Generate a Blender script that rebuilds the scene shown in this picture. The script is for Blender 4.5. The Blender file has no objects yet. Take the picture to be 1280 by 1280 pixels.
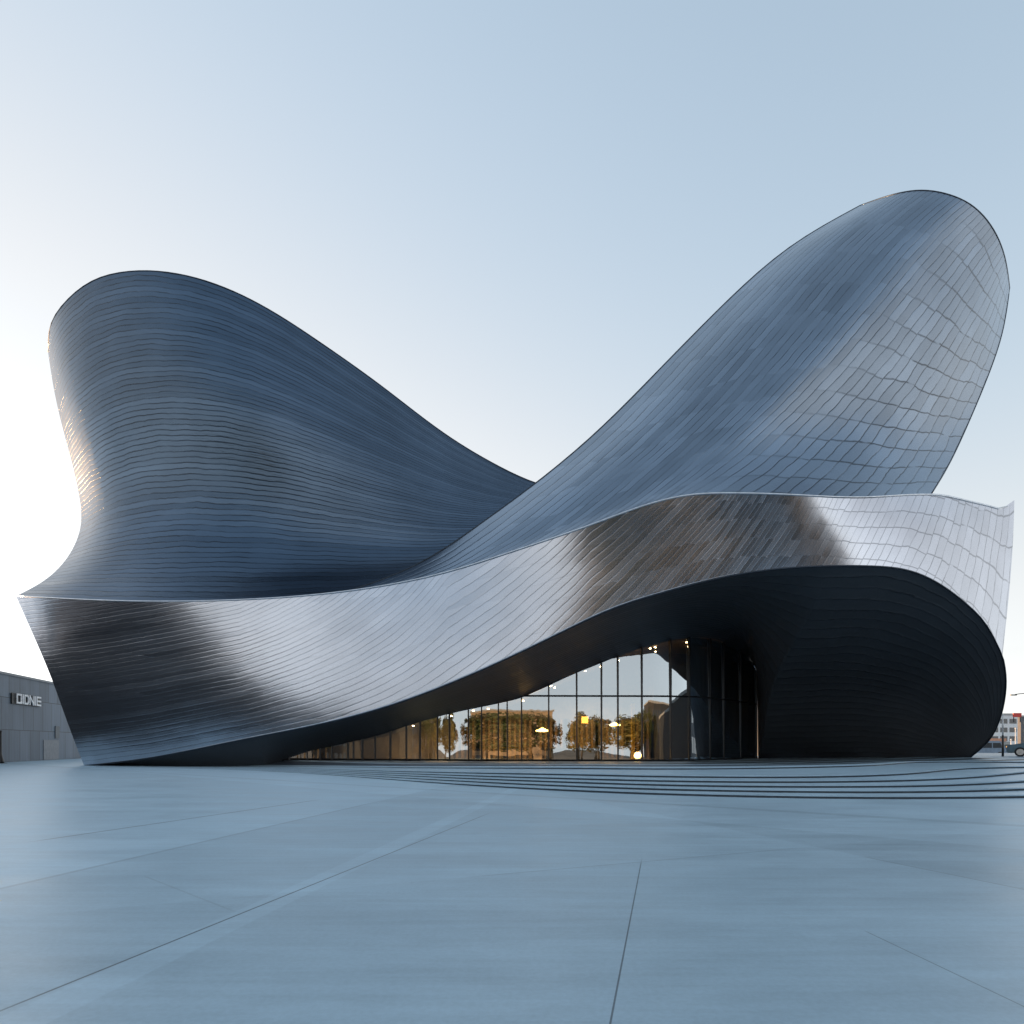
import bpy, bmesh, math, random
import numpy as np
from mathutils import Vector, Matrix
random.seed(7); rng = np.random.RandomState(7)
R = math.radians
scene = bpy.context.scene
COL = scene.collection

# ------------------------------------------------------------------ camera
CAM_Z, FPX, HOR = 1.6, 853.333, 931.0
cam_d = bpy.data.cameras.new('camera'); cam = bpy.data.objects.new('camera', cam_d); COL.objects.link(cam)
cam.location = (0, 0, CAM_Z); cam.rotation_euler = (R(90), 0, 0)
cam_d.lens = 24; cam_d.sensor_width = 36; cam_d.sensor_fit = 'HORIZONTAL'
cam_d.shift_y = (HOR - 640) / 1280.0
cam_d.clip_start = 0.1; cam_d.clip_end = 6000
scene.camera = cam

def W(px, py, Y):
    """pixel of the photograph + metres of depth -> point"""
    return ((px - 640) * Y / FPX, Y, CAM_Z - (py - HOR) * Y / FPX)
def G(px, py, z=0.0):
    Y = FPX * (CAM_Z - z) / (py - HOR)
    return np.array([(px - 640) * Y / FPX, Y, z])

# ------------------------------------------------------------------ splines
def ncubic(xs, ys):
    xs = np.asarray(xs, float); ys = np.asarray(ys, float)
    if ys.ndim == 1: ys = ys[:, None]
    n = len(xs); h = np.diff(xs)
    A = np.zeros((n, n)); b = np.zeros((n, ys.shape[1])); A[0, 0] = A[-1, -1] = 1
    for i in range(1, n - 1):
        A[i, i-1] = h[i-1]; A[i, i] = 2*(h[i-1]+h[i]); A[i, i+1] = h[i]
        b[i] = 6*((ys[i+1]-ys[i])/h[i] - (ys[i]-ys[i-1])/h[i-1])
    M = np.linalg.solve(A, b)
    def f(x):
        x = np.atleast_1d(np.asarray(x, float))
        k = np.clip(np.searchsorted(xs, x) - 1, 0, n - 2)
        hh = h[k][:, None]; a = ((xs[k+1] - x)[:, None]) / hh; c = 1 - a
        return a*ys[k] + c*ys[k+1] + ((a**3-a)*M[k] + (c**3-c)*M[k+1]) * hh**2 / 6
    return f
def curve(pts, us=None):
    pts = np.asarray(pts, float)
    if us is None:
        d = np.r_[0, np.cumsum(np.linalg.norm(np.diff(pts[:, :2], axis=0), axis=1))]; us = d / d[-1]
    return ncubic(us, pts)
def surf(sk, tk, vals):
    vals = np.asarray(vals, float)
    rows = [ncubic(sk, v) for v in vals]
    def f(S, T):
        R_ = np.stack([r(S)[:, 0] for r in rows])           # tk x ns
        return ncubic(tk, R_)(T)                             # nt x ns
    return f
def coons(B, Tp, L, Rr, S, T):
    b, t, l, r = B(S), Tp(S), L(T), Rr(T)
    s = S[None, :, None]; tt = T[:, None, None]
    P = (1-tt)*b[None] + tt*t[None] + (1-s)*l[:, None] + s*r[:, None]
    P -= (1-s)*(1-tt)*b[0] + s*(1-tt)*b[-1] + (1-s)*tt*t[0] + s*tt*t[-1]
    return P
def sm(a, b, x):
    t = np.clip((np.asarray(x, float) - a) / (b - a), 0, 1); return t*t*(3-2*t)

# ------------------------------------------------------------------ object helpers
def tag(o, label=None, cat=None, group=None, kind=None):
    for k, v in (('label', label), ('category', cat), ('group', group), ('kind', kind)):
        if v: o[k] = v
    return o
def empty(name, loc, label, cat, group=None, rz=0):
    o = bpy.data.objects.new(name, None); COL.objects.link(o)
    o.location = loc; o.rotation_euler = (0, 0, rz); o.empty_display_size = .3
    return tag(o, label, cat, group)
def link(name, me, mat, parent=None, loc=None):
    o = bpy.data.objects.new(name, me); COL.objects.link(o)
    if mat is not None and not me.materials: me.materials.append(mat)
    if parent is not None:
        o.parent = parent
    if loc is not None: o.location = loc
    return o
def bmobj(name, bm, mat, parent=None, smooth=False, recalc=True):
    if recalc: bmesh.ops.recalc_face_normals(bm, faces=bm.faces)
    me = bpy.data.meshes.new(name); bm.to_mesh(me); bm.free()
    if smooth:
        me.polygons.foreach_set('use_smooth', [True]*len(me.polygons))
    return link(name, me, mat, parent)
def box(bm, x0, x1, y0, y1, z0, z1, mat_i=0, bev=0):
    v = [bm.verts.new(p) for p in ((x0,y0,z0),(x1,y0,z0),(x1,y1,z0),(x0,y1,z0),(x0,y0,z1),(x1,y0,z1),(x1,y1,z1),(x0,y1,z1))]
    fs = [bm.faces.new([v[i] for i in f]) for f in ((0,3,2,1),(4,5,6,7),(0,1,5,4),(1,2,6,5),(2,3,7,6),(3,0,4,7))]
    if bev:
        es = list({e for f in fs for e in f.edges})
        bmesh.ops.bevel(bm, geom=es, offset=bev, segments=2, affect='EDGES')
def obox(bm, c, ax, ay, hx, hy, z0, z1):
    """box with plan axes ax, ay (unit 2-vectors)"""
    v = []
    for z in (z0, z1):
        for sx, sy in ((-1,-1),(1,-1),(1,1),(-1,1)):
            v.append(bm.verts.new((c[0]+ax[0]*hx*sx+ay[0]*hy*sy, c[1]+ax[1]*hx*sx+ay[1]*hy*sy, z)))
    for f in ((0,3,2,1),(4,5,6,7),(0,1,5,4),(1,2,6,5),(2,3,7,6),(3,0,4,7)): bm.faces.new([v[i] for i in f])
def cyl(bm, p0, p1, r0, r1=None, n=12, caps=True):
    r1 = r0 if r1 is None else r1
    p0, p1 = Vector(p0), Vector(p1); q = (p1-p0).to_track_quat('Z', 'Y')
    rings = []
    for p, r in ((p0, r0), (p1, r1)):
        rings.append([bm.verts.new(p + q @ Vector((r*math.cos(2*math.pi*i/n), r*math.sin(2*math.pi*i/n), 0))) for i in range(n)])
    for i in range(n): bm.faces.new((rings[0][i], rings[0][(i+1)%n], rings[1][(i+1)%n], rings[1][i]))
    if caps: bm.faces.new(rings[0][::-1]); bm.faces.new(rings[1])
def tube(bm, pts, r, n=6):
    pts = [Vector(p) for p in pts]; rings = []
    for i, p in enumerate(pts):
        d = (pts[min(i+1, len(pts)-1)] - pts[max(i-1, 0)])
        if d.length < 1e-6: d = Vector((0, 0, 1))
        d.normalize()
        a = d.cross(Vector((0, 0, 1)));
        if a.length < 1e-3: a = d.cross(Vector((1, 0, 0)))
        a.normalize(); b = a.cross(d)
        rr = r[i] if hasattr(r, '__len__') else r
        rings.append([bm.verts.new(p + a*rr*math.cos(2*math.pi*k/n) + b*rr*math.sin(2*math.pi*k/n)) for k in range(n)])
    for i in range(len(rings)-1):
        for k in range(n): bm.faces.new((rings[i][k], rings[i][(k+1)%n], rings[i+1][(k+1)%n], rings[i+1][k]))
    bm.faces.new(rings[0][::-1]); bm.faces.new(rings[-1])
def grid_mesh(name, P, uv=None, mask=None, flip=False):
    nt, ns = P.shape[:2]
    verts = P.reshape(-1, 3)
    i = np.arange(nt-1)[:, None]*ns + np.arange(ns-1)[None, :]
    q = np.stack([i, i+1, i+ns+1, i+ns], -1).reshape(-1, 4)
    if flip: q = q[:, ::-1]
    me = bpy.data.meshes.new(name)
    me.from_pydata(verts.tolist(), [], q.tolist()); me.update()
    me.polygons.foreach_set('use_smooth', [True]*len(me.polygons))
    li = q.reshape(-1)
    if uv is not None:
        l = me.uv_layers.new(name='seam'); l.data.foreach_set('uv', uv.reshape(-1, 2)[li].astype(np.float32).ravel())
    if mask is not None:
        l = me.uv_layers.new(name='mask'); l.data.foreach_set('uv', mask.reshape(-1, 2)[li].astype(np.float32).ravel())
    return me

# ------------------------------------------------------------------ node helpers
class N:
    def __init__(s, name):
        s.m = bpy.data.materials.new(name); s.m.use_nodes = True
        s.nt = s.m.node_tree; s.nt.nodes.clear()
        s.out = s.new('ShaderNodeOutputMaterial')
    def new(s, t, **kw):
        n = s.nt.nodes.new(t)
        for k, v in kw.items(): setattr(n, k, v)
        return n
    def put(s, sock, v):
        if isinstance(v, bpy.types.NodeSocket): s.nt.links.new(v, sock)
        elif v is not None: sock.default_value = v
    def math(s, op, a, b=None, c=None, clamp=False):
        n = s.new('ShaderNodeMath', operation=op, use_clamp=clamp)
        s.put(n.inputs[0], a); s.put(n.inputs[1], b); s.put(n.inputs[2], c)
        return n.outputs[0]
    def ss(s, x, a, b, lo=0., hi=1.):
        n = s.new('ShaderNodeMapRange', interpolation_type='SMOOTHSTEP')
        s.put(n.inputs['Value'], x); s.put(n.inputs['From Min'], a); s.put(n.inputs['From Max'], b)
        s.put(n.inputs['To Min'], lo); s.put(n.inputs['To Max'], hi); return n.outputs[0]
    def mix(s, f, a, b, mode='MIX'):
        n = s.new('ShaderNodeMix', data_type='RGBA', blend_type=mode)
        s.put(n.inputs[0], f)
        for i, v in ((6, a), (7, b)):
            if isinstance(v, (tuple, list)): v = tuple(v)[:3] + (1,)
            s.put(n.inputs[i], v)
        return n.outputs[2]
    def noise(s, vec, scale, detail=2, rough=.5):
        n = s.new('ShaderNodeTexNoise'); s.put(n.inputs['Vector'], vec)
        n.inputs['Scale'].default_value = scale; n.inputs['Detail'].default_value = detail; n.inputs['Roughness'].default_value = rough
        return n.outputs[0]
    def bsdf(s, col, rough, metal=0., spec=.5, normal=None, **kw):
        b = s.new('ShaderNodeBsdfPrincipled')
        if isinstance(col, (tuple, list)): col = tuple(col)[:3] + (1,)
        s.put(b.inputs['Base Color'], col); s.put(b.inputs['Roughness'], rough); s.put(b.inputs['Metallic'], metal)
        s.put(b.inputs['Specular IOR Level'], spec)
        if normal is not None: s.put(b.inputs['Normal'], normal)
        for k, v in kw.items(): s.put(b.inputs[k], v)
        s.nt.links.new(b.outputs[0], s.out.inputs[0]); return b
    def bump(s, h, strength, dist):
        n = s.new('ShaderNodeBump'); n.inputs['Strength'].default_value = strength; n.inputs['Distance'].default_value = dist
        s.put(n.inputs['Height'], h); return n.outputs[0]
    def obj(s): return s.new('ShaderNodeTexCoord').outputs['Object']
    def scaled(s, vec, sc):
        n = s.new('ShaderNodeMapping'); s.put(n.inputs['Vector'], vec); n.inputs['Scale'].default_value = sc; return n.outputs[0]

def simple(name, col, rough=.5, metal=0., spec=.5, var=.12, scale=3., bump=0., emit=None, estr=0.):
    n = N(name); o = n.obj(); f = n.noise(o, scale, 4, .6)
    c = n.mix(n.ss(f, .3, .7), tuple(x*(1-var) for x in col), tuple(x*(1+var) for x in col))
    nm = n.bump(f, .4, bump) if bump else None
    kw = {}
    if emit: kw = {'Emission Color': tuple(emit)+(1,), 'Emission Strength': estr}
    n.bsdf(c, rough, metal, spec, nm, **kw); return n.m

def cladding(name, base, rough, line=.75, width=.09, wob=.5, ripple=.03, groove=.03, dark=.02, stripvar=.12, cross=True, metal=1.0, spec=.5, tilt=0.):
    n = N(name); o = n.obj()
    uv = n.new('ShaderNodeUVMap', uv_map='seam'); mk = n.new('ShaderNodeUVMap', uv_map='mask')
    su = n.new('ShaderNodeSeparateXYZ'); n.put(su.inputs[0], uv.outputs[0])
    sk = n.new('ShaderNodeSeparateXYZ'); n.put(sk.inputs[0], mk.outputs[0])
    p, q, cm, rm = su.outputs[0], su.outputs[1], sk.outputs[0], sk.outputs[1]
    w1 = n.noise(n.scaled(o, (.35, .35, .35)), 1., 3, .55)
    w2 = n.noise(n.scaled(o, (1.6, 1.6, .8)), 1., 2, .5)
    qq = n.math('ADD', q, n.math('MULTIPLY', n.math('SUBTRACT', w1, .5), wob*1.6))
    qq = n.math('ADD', qq, n.math('MULTIPLY', n.math('SUBTRACT', w2, .5), wob*.3))
    f = n.math('FRACT', qq); sid = n.math('FLOOR', qq)
    d = n.math('MINIMUM', f, n.math('SUBTRACT', 1., f))
    wn = n.new('ShaderNodeTexWhiteNoise', noise_dimensions='1D'); n.put(wn.inputs['W'], sid)
    rnd = wn.outputs[0]
    brk = n.noise(n.scaled(o, (.22, .22, .5)), 1.3, 3, .6)
    lm = n.math('MULTIPLY', n.ss(d, 0., width, 1., 0.), n.ss(brk, .32, .62, .35, 1.))
    hgt = n.math('POWER', n.math('ABSOLUTE', n.math('SUBTRACT', n.math('MULTIPLY', f, 2.), 1.)), 6.)
    hgt = n.math('MULTIPLY', hgt, -1.)
    if cross:
        pp = n.math('ADD', p, n.math('MULTIPLY', n.math('SUBTRACT', w1, .5), .4))
        pp = n.math('ADD', pp, n.math('MULTIPLY', n.math('SUBTRACT', rnd, .5), .10))
        pf = n.math('FRACT', pp); pd = n.math('MINIMUM', pf, n.math('SUBTRACT', 1., pf))
        cl = n.math('MULTIPLY', n.ss(pd, 0., .055, 1., 0.), cm)
        brk2 = n.noise(n.scaled(o, (.5, .5, .5)), 1., 2, .5)
        cl = n.math('MULTIPLY', cl, n.ss(brk2, .28, .42))
        lm = n.math('MAXIMUM', lm, cl)
        cell = n.new('ShaderNodeTexWhiteNoise', noise_dimensions='2D')
        cv = n.new('ShaderNodeCombineXYZ'); n.put(cv.inputs[0], sid); n.put(cv.inputs[1], n.math('FLOOR', pp)); n.put(cell.inputs['Vector'], cv.outputs[0])
        rnd2 = cell.outputs[0]
    else: rnd2 = rnd
    tone = n.math('ADD', n.math('MULTIPLY', rnd2, stripvar), 1.-stripvar*.5)
    big = n.noise(n.scaled(o, (.12, .12, .12)), 1., 4, .6)
    tone = n.math('MULTIPLY', tone, n.ss(big, .25, .75, .86, 1.1))
    c = n.mix(1., base, n.new('ShaderNodeCombineColor').outputs[0], 'MULTIPLY')
    mixn = c.node
    cc = n.new('ShaderNodeCombineColor')
    for i in range(3): n.put(cc.inputs[i], tone)
    n.put(mixn.inputs[7], cc.outputs[0])
    c = n.mix(n.math('MULTIPLY', lm, line), c, (dark, dark*1.1, dark*1.3))
    # fine ripple along the strips
    cb = n.new('ShaderNodeCombineXYZ'); n.put(cb.inputs[0], n.math('MULTIPLY', p, 5.)); n.put(cb.inputs[1], n.math('MULTIPLY', q, 2.2))
    rp = n.noise(cb.outputs[0], 1., 3, .6)
    h = n.math('ADD', n.math('MULTIPLY', hgt, groove), n.math('MULTIPLY', n.math('MULTIPLY', rp, rm), ripple))
    dent = n.noise(n.scaled(o, (.5, .5, .5)), 1., 2, .4)
    h = n.math('ADD', h, n.math('MULTIPLY', dent, .02))
    if tilt: h = n.math('ADD', h, n.math('MULTIPLY', n.math('MULTIPLY', n.math('SUBTRACT', f, .5), n.math('SUBTRACT', rnd2, .5)), tilt))
    nm = n.bump(h, 1., 1.)
    r = n.math('ADD', n.math('ADD', rough-.03, n.math('MULTIPLY', rnd2, .06)), n.math('MULTIPLY', lm, .06))
    n.bsdf(c, r, metal, spec, nm); return n.m

M = {}
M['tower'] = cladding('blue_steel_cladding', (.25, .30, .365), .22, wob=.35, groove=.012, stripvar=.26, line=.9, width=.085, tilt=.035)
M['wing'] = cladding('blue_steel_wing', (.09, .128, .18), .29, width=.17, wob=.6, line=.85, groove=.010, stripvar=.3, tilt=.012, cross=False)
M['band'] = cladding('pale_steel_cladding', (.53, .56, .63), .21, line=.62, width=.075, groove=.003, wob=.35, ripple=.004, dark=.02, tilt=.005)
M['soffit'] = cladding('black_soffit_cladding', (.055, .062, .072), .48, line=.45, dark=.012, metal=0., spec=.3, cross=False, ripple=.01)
M['trim'] = simple('bright_edge_trim', (.62, .64, .68), .3, 1.)
M['dark_trim'] = simple('dark_edge_trim', (.05, .06, .075), .4, 1.)
M['mullion'] = simple('black_mullion', (.012, .012, .014), .4)

# ------------------------------------------------------------------ sky and sun
SUN_AZ, SUN_EL = R(-52), R(4.2)          # azimuth from +Y, negative = left
w = bpy.data.worlds.new('World'); scene.world = w; w.use_nodes = True
nt = w.node_tree; nt.nodes.clear()
sky = nt.nodes.new('ShaderNodeTexSky'); sky.sky_type = 'NISHITA'; sky.sun_disc = False
sky.sun_elevation = SUN_EL; sky.sun_rotation = SUN_AZ
sky.altitude = 0; sky.air_density = 1.0; sky.dust_density = 0.1; sky.ozone_density = 2.6
hs = nt.nodes.new('ShaderNodeHueSaturation'); hs.inputs['Saturation'].default_value = .72; hs.inputs['Hue'].default_value = .490
gm = nt.nodes.new('ShaderNodeGamma'); gm.inputs[1].default_value = .64
bg = nt.nodes.new('ShaderNodeBackground'); bg.inputs[1].default_value = .15
wo = nt.nodes.new('ShaderNodeOutputWorld')
nt.links.new(sky.outputs[0], hs.inputs['Color']); bw = nt.nodes.new('ShaderNodeRGBToBW'); nt.links.new(hs.outputs[0], bw.inputs[0])
mr = nt.nodes.new('ShaderNodeMapRange'); mr.interpolation_type = 'SMOOTHSTEP'
for k_, v_ in (('From Min', .45), ('From Max', 1.5), ('To Min', 0.), ('To Max', .85)): mr.inputs[k_].default_value = v_
nt.links.new(bw.outputs[0], mr.inputs['Value'])
mxs = nt.nodes.new('ShaderNodeMix'); mxs.data_type = 'RGBA'
nt.links.new(mr.outputs[0], mxs.inputs[0]); nt.links.new(hs.outputs[0], mxs.inputs[6]); nt.links.new(bw.outputs[0], mxs.inputs[7])
nt.links.new(mxs.outputs[2], gm.inputs[0]); nt.links.new(gm.outputs[0], bg.inputs[0]); nt.links.new(bg.outputs[0], wo.inputs[0])
sd = bpy.data.lights.new('sun', 'SUN'); sd.energy = 2.0; sd.angle = R(.5); sd.color = (1., .58, .27)
so = bpy.data.objects.new('sun', sd); COL.objects.link(so)
sdir = Vector((math.sin(SUN_AZ)*math.cos(SUN_EL), math.cos(SUN_AZ)*math.cos(SUN_EL), math.sin(SUN_EL)))
so.rotation_euler = sdir.to_track_quat('Z', 'Y').to_euler(); so.location = sdir*300
scene.view_settings.view_transform = 'Standard'; scene.view_settings.look = 'None'
scene.view_settings.exposure = 2.27; scene.view_settings.gamma = 1

# ------------------------------------------------------------------ museum: outer surfaces
museum = empty('museum_building', (0, 50, 0), 'huge sculptural museum of curving steel-clad volumes with an arched glass entrance', 'building')
def mpart(name, me, mat, parent=museum, smooth=None):
    o = link(name, me, mat, parent)
    o.matrix_parent_inverse = Matrix.Identity(4)
    # keep mesh coordinates in world metres
    if parent is museum: o.location = (0, -50, 0)
    return o
def mbm(name, bm, mat, parent=museum, smooth=False):
    o = bmobj(name, bm, mat, parent, smooth)
    if parent is museum: o.location = (0, -50, 0)
    return o

def to3(P2, Y):
    out = np.empty(P2.shape[:2] + (3,))
    out[..., 0] = (P2[..., 0]-640)*Y/FPX; out[..., 1] = Y; out[..., 2] = CAM_Z - (P2[..., 1]-HOR)*Y/FPX
    return out

# --- facade band
bt = np.array([(20,745),(110,750),(190,752),(300,750),(380,745),(450,737),(560,715),(640,690),(740,656),(810,631),(860,619.5),(910,617),(1000,619.5),(1080,622),(1150,618.5),(1180,620),(1215,628),(1240,634),(1257,635),(1268,625)], float)
bb = np.array([(105,957),(180,948),(300,925),(400,905),(480,884),(560,855),(640,820),(700,791),(760,763),(830,740),(900,722),(980,710),(1040,707),(1095,707.5),(1128,711),(1155,719.5),(1187,738),(1214,760),(1236,786),(1253,820)], float)
band_top = curve(bt, (bt[:, 0]-20)/1248.); band_bot = curve(bb, (bb[:, 0]-105)/1148.)
band_l = curve([(105,957),(85,905),(62,842),(40,790),(20,745)]); band_r = curve([(1253,820),(1261,745),(1266,680),(1268,625)])
SK = [0, .02, .05, .12, .19, .28, .45, .60, .70, .80, .92, 1]
bandY = surf(SK, [0, .5, 1], [
    [53.3, 51.9, 50.6, 48.8, 46.9, 45.2, 42.8, 40.8, 39.90, 39.60, 42.0, 48.0],
    [53.4, 51.9, 50.6, 48.75, 47.2, 45.7, 43.2, 40.50, 39.46, 39.19, 42.5, 49.0],
    [53.05, 51.1, 49.55, 47.9, 47.2, 46.1, 43.8, 40.15, 38.98, 38.78, 43.3, 50.0]])
S = np.linspace(0, 1, 420); T = np.linspace(0, 1, 90)
Pb = coons(band_bot, band_top, band_l, band_r, S, T)
BAND = to3(Pb, bandY(S, T))
SS, TT = np.meshgrid(S, T)
pxs = Pb[..., 0]
Nq = np.interp(pxs, [20, 300, 560, 740, 900, 1050, 1150, 1270], [40, 30, 11, 10, 13, 5, 4, 2])
gp = np.array([0, 300, 450, 560, 740, 900, 1000, 1150, 1270, 1400]); gv = np.array([0, 0, .010, .02, .045, .13, .12, .09, .12, .12])
xx = np.arange(0, 1401.); gi = np.r_[0, np.cumsum(np.interp(xx, gp, gv))][:-1]
q = TT*Nq - np.interp(pxs, xx, gi)
band_uv = np.stack([TT*4.3 + SS*3., q], -1)
band_mask = np.stack([sm(.40, .62, SS)*.18 + sm(.74, .84, SS)*.7, 1 - sm(.15, .45, SS)*.8], -1)
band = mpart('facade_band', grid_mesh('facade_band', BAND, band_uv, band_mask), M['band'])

_o = np.argsort(Pb[-1, :, 0])
def band_top_Y(px): return np.interp(px, Pb[-1, _o, 0], BAND[-1, _o, 1])
def tuck(P2, Y, T, px_max, depth=.15, k=5.):
    d = band_top_Y(P2[0, :, 0]) + depth - Y[0]
    wgt = 1 - sm(px_max-60, px_max, P2[0, :, 0])
    return Y + d[None, :]*wgt[None, :]*((1-T)**k)[:, None]
# --- left wing
wb = curve([(20,745),(110,750.5),(190,752.5),(300,751),(380,747),(450,742),(560,722),(640,690),(715,640)])
wt = curve([(60,440),(64,405),(85,374),(118,350),(155,340),(195,339),(250,349),(320,378),(400,428),(480,485),(560,545),(620,581),(668,603),(715,616)])
wl = curve([(20,745),(60,722),(86,694),(101,655),(98,615),(85,560),(70,500),(60,440)])
wr = curve([(715,640),(715,628),(715,616)])
wingY = surf([0, .05, .13, .3, .5, .65, .82, 1], [0, .12, .3, .6, 1], [
    [52.8, 49.7, 47.6, 46.7, 46.4, 46.0, 52.0, 62.0],
    [56.0, 53.0, 51.2, 49.8, 50.4, 52.0, 56.5, 63.0],
    [62.0, 58.0, 55.2, 52.2, 52.6, 55.0, 59.0, 64.0],
    [63.5, 58.8, 55.4, 51.6, 52.6, 56.0, 60.3, 65.0],
    [64.5, 60.0, 56.4, 52.8, 54.4, 57.6, 61.4, 66.0]])
S2 = np.linspace(0, 1, 260); T2 = np.linspace(0, 1, 180)
Pw = coons(wb, wt, wl, wr, S2, T2)
WING = to3(Pw, tuck(Pw, wingY(S2, T2), T2, 480, .1, 8.)); SS2, TT2 = np.meshgrid(S2, T2)
wing_uv = np.stack([SS2*6, 62*TT2**1.1], -1); wing_mask = np.stack([SS2*0, SS2*0+.6], -1)
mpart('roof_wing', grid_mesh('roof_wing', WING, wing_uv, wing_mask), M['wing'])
def backside(P, S, T, depth, sl, tl, both=False):
    s = np.clip(S/sl, 0, 1)**.5
    if both: s = s*np.clip((1-S)/sl, 0, 1)**.5
    D = depth * s[None, :] * (np.clip((1-T)/tl, 0, 1)**.5)[:, None]
    Q = P.copy(); Q[..., 1] += D; return Q
WB = backside(WING, S2, T2, 16, .2, .3)
mpart('wing_back', grid_mesh('wing_back', WB[::3, ::3], wing_uv[::3, ::3], wing_mask[::3, ::3], True), M['wing'])

# --- right tower
tb = curve([(425,742),(470,737),(560,719),(640,694),(740,660),(810,635.5),(860,624),(910,621.5),(1000,624),(1080,626),(1162,621)])
tt_ = curve([(1075,257),(1110,245),(1150,238),(1185,243),(1215,257),(1240,284),(1255,318),(1262,360)])
tl_ = curve([(425,742),(520,706),(600,655),(668,605),(740,545),(820,466),(900,385),(990,307),(1075,257)])
tr_ = curve([(1162,621),(1181,590),(1210,530),(1235,470),(1253,415),(1262,360)])
towerY = surf([0, .1, .3, .5, .7, .88, 1], [0, .3, .65, 1], [
    [46.6, 46.3, 44.6, 41.6, 39.6, 41.0, 45.2],
    [48.8, 46.0, 43.4, 42.2, 43.4, 46.4, 51.0],
    [51.4, 48.2, 45.2, 44.2, 46.0, 50.0, 55.0],
    [54.5, 51.6, 48.9, 47.9, 50.2, 54.2, 59.0]])
S3 = np.linspace(0, 1, 220); T3 = np.linspace(0, 1, 200)
Pt = coons(tb, tt_, tl_, tr_, S3, T3)
TOWER = to3(Pt, tuck(Pt, towerY(S3, T3), T3, 1300)); SS3, TT3 = np.meshgrid(S3, T3)
tow_uv = np.stack([TT3*13 + SS3*1.0, SS3*36], -1); tow_mask = np.stack([sm(.52, .85, SS3), SS3*0+.15], -1)
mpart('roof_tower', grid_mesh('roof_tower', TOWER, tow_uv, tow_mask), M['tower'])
TB = backside(TOWER, S3, T3, 14, .22, .2, True)
mpart('tower_back', grid_mesh('tower_back', TB[::3, ::3], tow_uv[::3, ::3], tow_mask[::3, ::3], True), M['tower'])

# --- soffit
lip = np.array([(1257,846,48.6),(1255.5,873,49.4),(1249,900,50.3),(1235,926,51.2),(1212,946.6,52.2)])
front = np.array([np.r_[band_bot(s)[0], bandY(np.array([s]), np.array([0.]))[0, 0]] for s in np.linspace(0, 1, 40)])
UB = .902
fu = np.r_[np.linspace(0, UB, 40), UB + (1-UB)*np.array([.215, .43, .63, .815, 1.])]
_bs = np.linspace(0, 1, 300)
_bp = np.array([W(*np.r_[band_bot(x)[0], bandY(np.array([x]), np.array([0.]))[0, 0]]) for x in _bs])
_tail = np.vstack([_bp[[250, 275, 299]], np.array([W(*p) for p in lip])])
_tc = curve(np.c_[_tail], np.r_[0, np.cumsum(np.linalg.norm(np.diff(_tail, axis=0), axis=1))])
_l0 = np.linalg.norm(_tail[1]-_tail[0]) + np.linalg.norm(_tail[2]-_tail[1]); _l1 = np.cumsum(np.linalg.norm(np.diff(_tail, axis=0), axis=1))[-1]
_lp = _tc(np.linspace(_l0, _l1, 80))[1:]
_fp = np.vstack([_bp, _lp]); _fu = np.r_[_bs*UB, UB + (1-UB)*np.linspace(0, 1, 80)[1:]]
def F3(u): u = np.atleast_1d(u); return np.stack([np.interp(u, _fu, _fp[:, k]) for k in range(3)], -1)
def gY(px): return np.interp(px, [330, 420, 520, 600, 700, 800, 850, 900, 925, 946], [50, 49, 47.8, 47, 46.3, 46.3, 47.2, 50.2, 53, 56.4])
gYc = ncubic([330, 440, 520, 600, 700, 800, 861, 888, 905, 926, 946], [49.8, 52.0, 54.2, 55.2, 55.5, 55.7, 56.4, 57.9, 59.8, 63.2, 67.0])
ZX = [-60, -18, -12.2, -7.6, -2.6, 3.9, 11, 24, 30.9, 34.9, 60, 84]; ZZ = [.49, .49, .41, .33, .285, .26, .255, .29, .437, .64, .64, .64]
def plat(X, Y):
    w_ = sm(32, 50, Y); return .6*(1-w_) + w_*np.interp(X, ZX, ZZ)
gtop = ncubic([330, 362, 400, 436, 471, 508, 563, 600, 622, 652, 686, 721, 752, 773, 803, 839, 861, 888, 905, 929, 946],
              [947, 941.5, 936, 928, 919.5, 907.5, 892, 884, 879.5, 872, 857, 841, 828.5, 820, 809, 800, 797, 799, 803, 815, 835])
def gpy(z, Y): return HOR + FPX*(CAM_Z-z)/Y
inner = [(0, (107,gpy(-.05,53.5),53.5)), (.09, (220,gpy(-.03,51.2),51.2)), (.172, (330,gpy(-.02,49.8),49.8))]
for px in (400, 440, 480, 520, 560, 600, 650, 700, 750, 800, 840, 875, 905, 925, 938):
    inner.append(((px-105)/1148*UB, (px, gtop(px)[0, 0]+.8, gYc(px)[0, 0]+.016*(931-gtop(px)[0, 0])/FPX*gYc(px)[0, 0]+.3)))
inner += [(.662, (946.5,838,67.2)), (.70, (947,890,67.2)), (.735, (947.5,948.3,67))]
for u_, px, Y in ((.79, 1000, 65), (.845, 1065, 62), (.90, 1125, 58), (.95, 1175, 54.8), (1., 1212, 52.2)):
    inner.append((u_, (px, gpy(float(plat((px-640)*Y/FPX, Y))-.03, Y), Y)))
iu = [a for a, _ in inner]; ip = np.array([W(*p) for _, p in inner])
S4 = np.unique(np.r_[np.linspace(0, 1, 300), S[::2]*UB]); T4 = np.linspace(0, 1, 40)
Fp = F3(S4); Ip = np.stack([np.interp(S4, iu, ip[:, k]) for k in range(3)], -1)
t_ = T4[:, None, None]
SOF = (1-t_)*Fp[None] + t_*Ip[None]
deep = (sm(.45, .75, S4)*(1-sm(.84, .97, S4)))[None, :]*(np.sin(math.pi*T4)**2)[:, None]
SOF[..., 1] += deep*2.5
SOF[..., 2] += (sm(.1, .3, S4)*(1-sm(.9, 1., S4)))[None, :]*np.sin(math.pi*T4)[:, None]*.35
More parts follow.
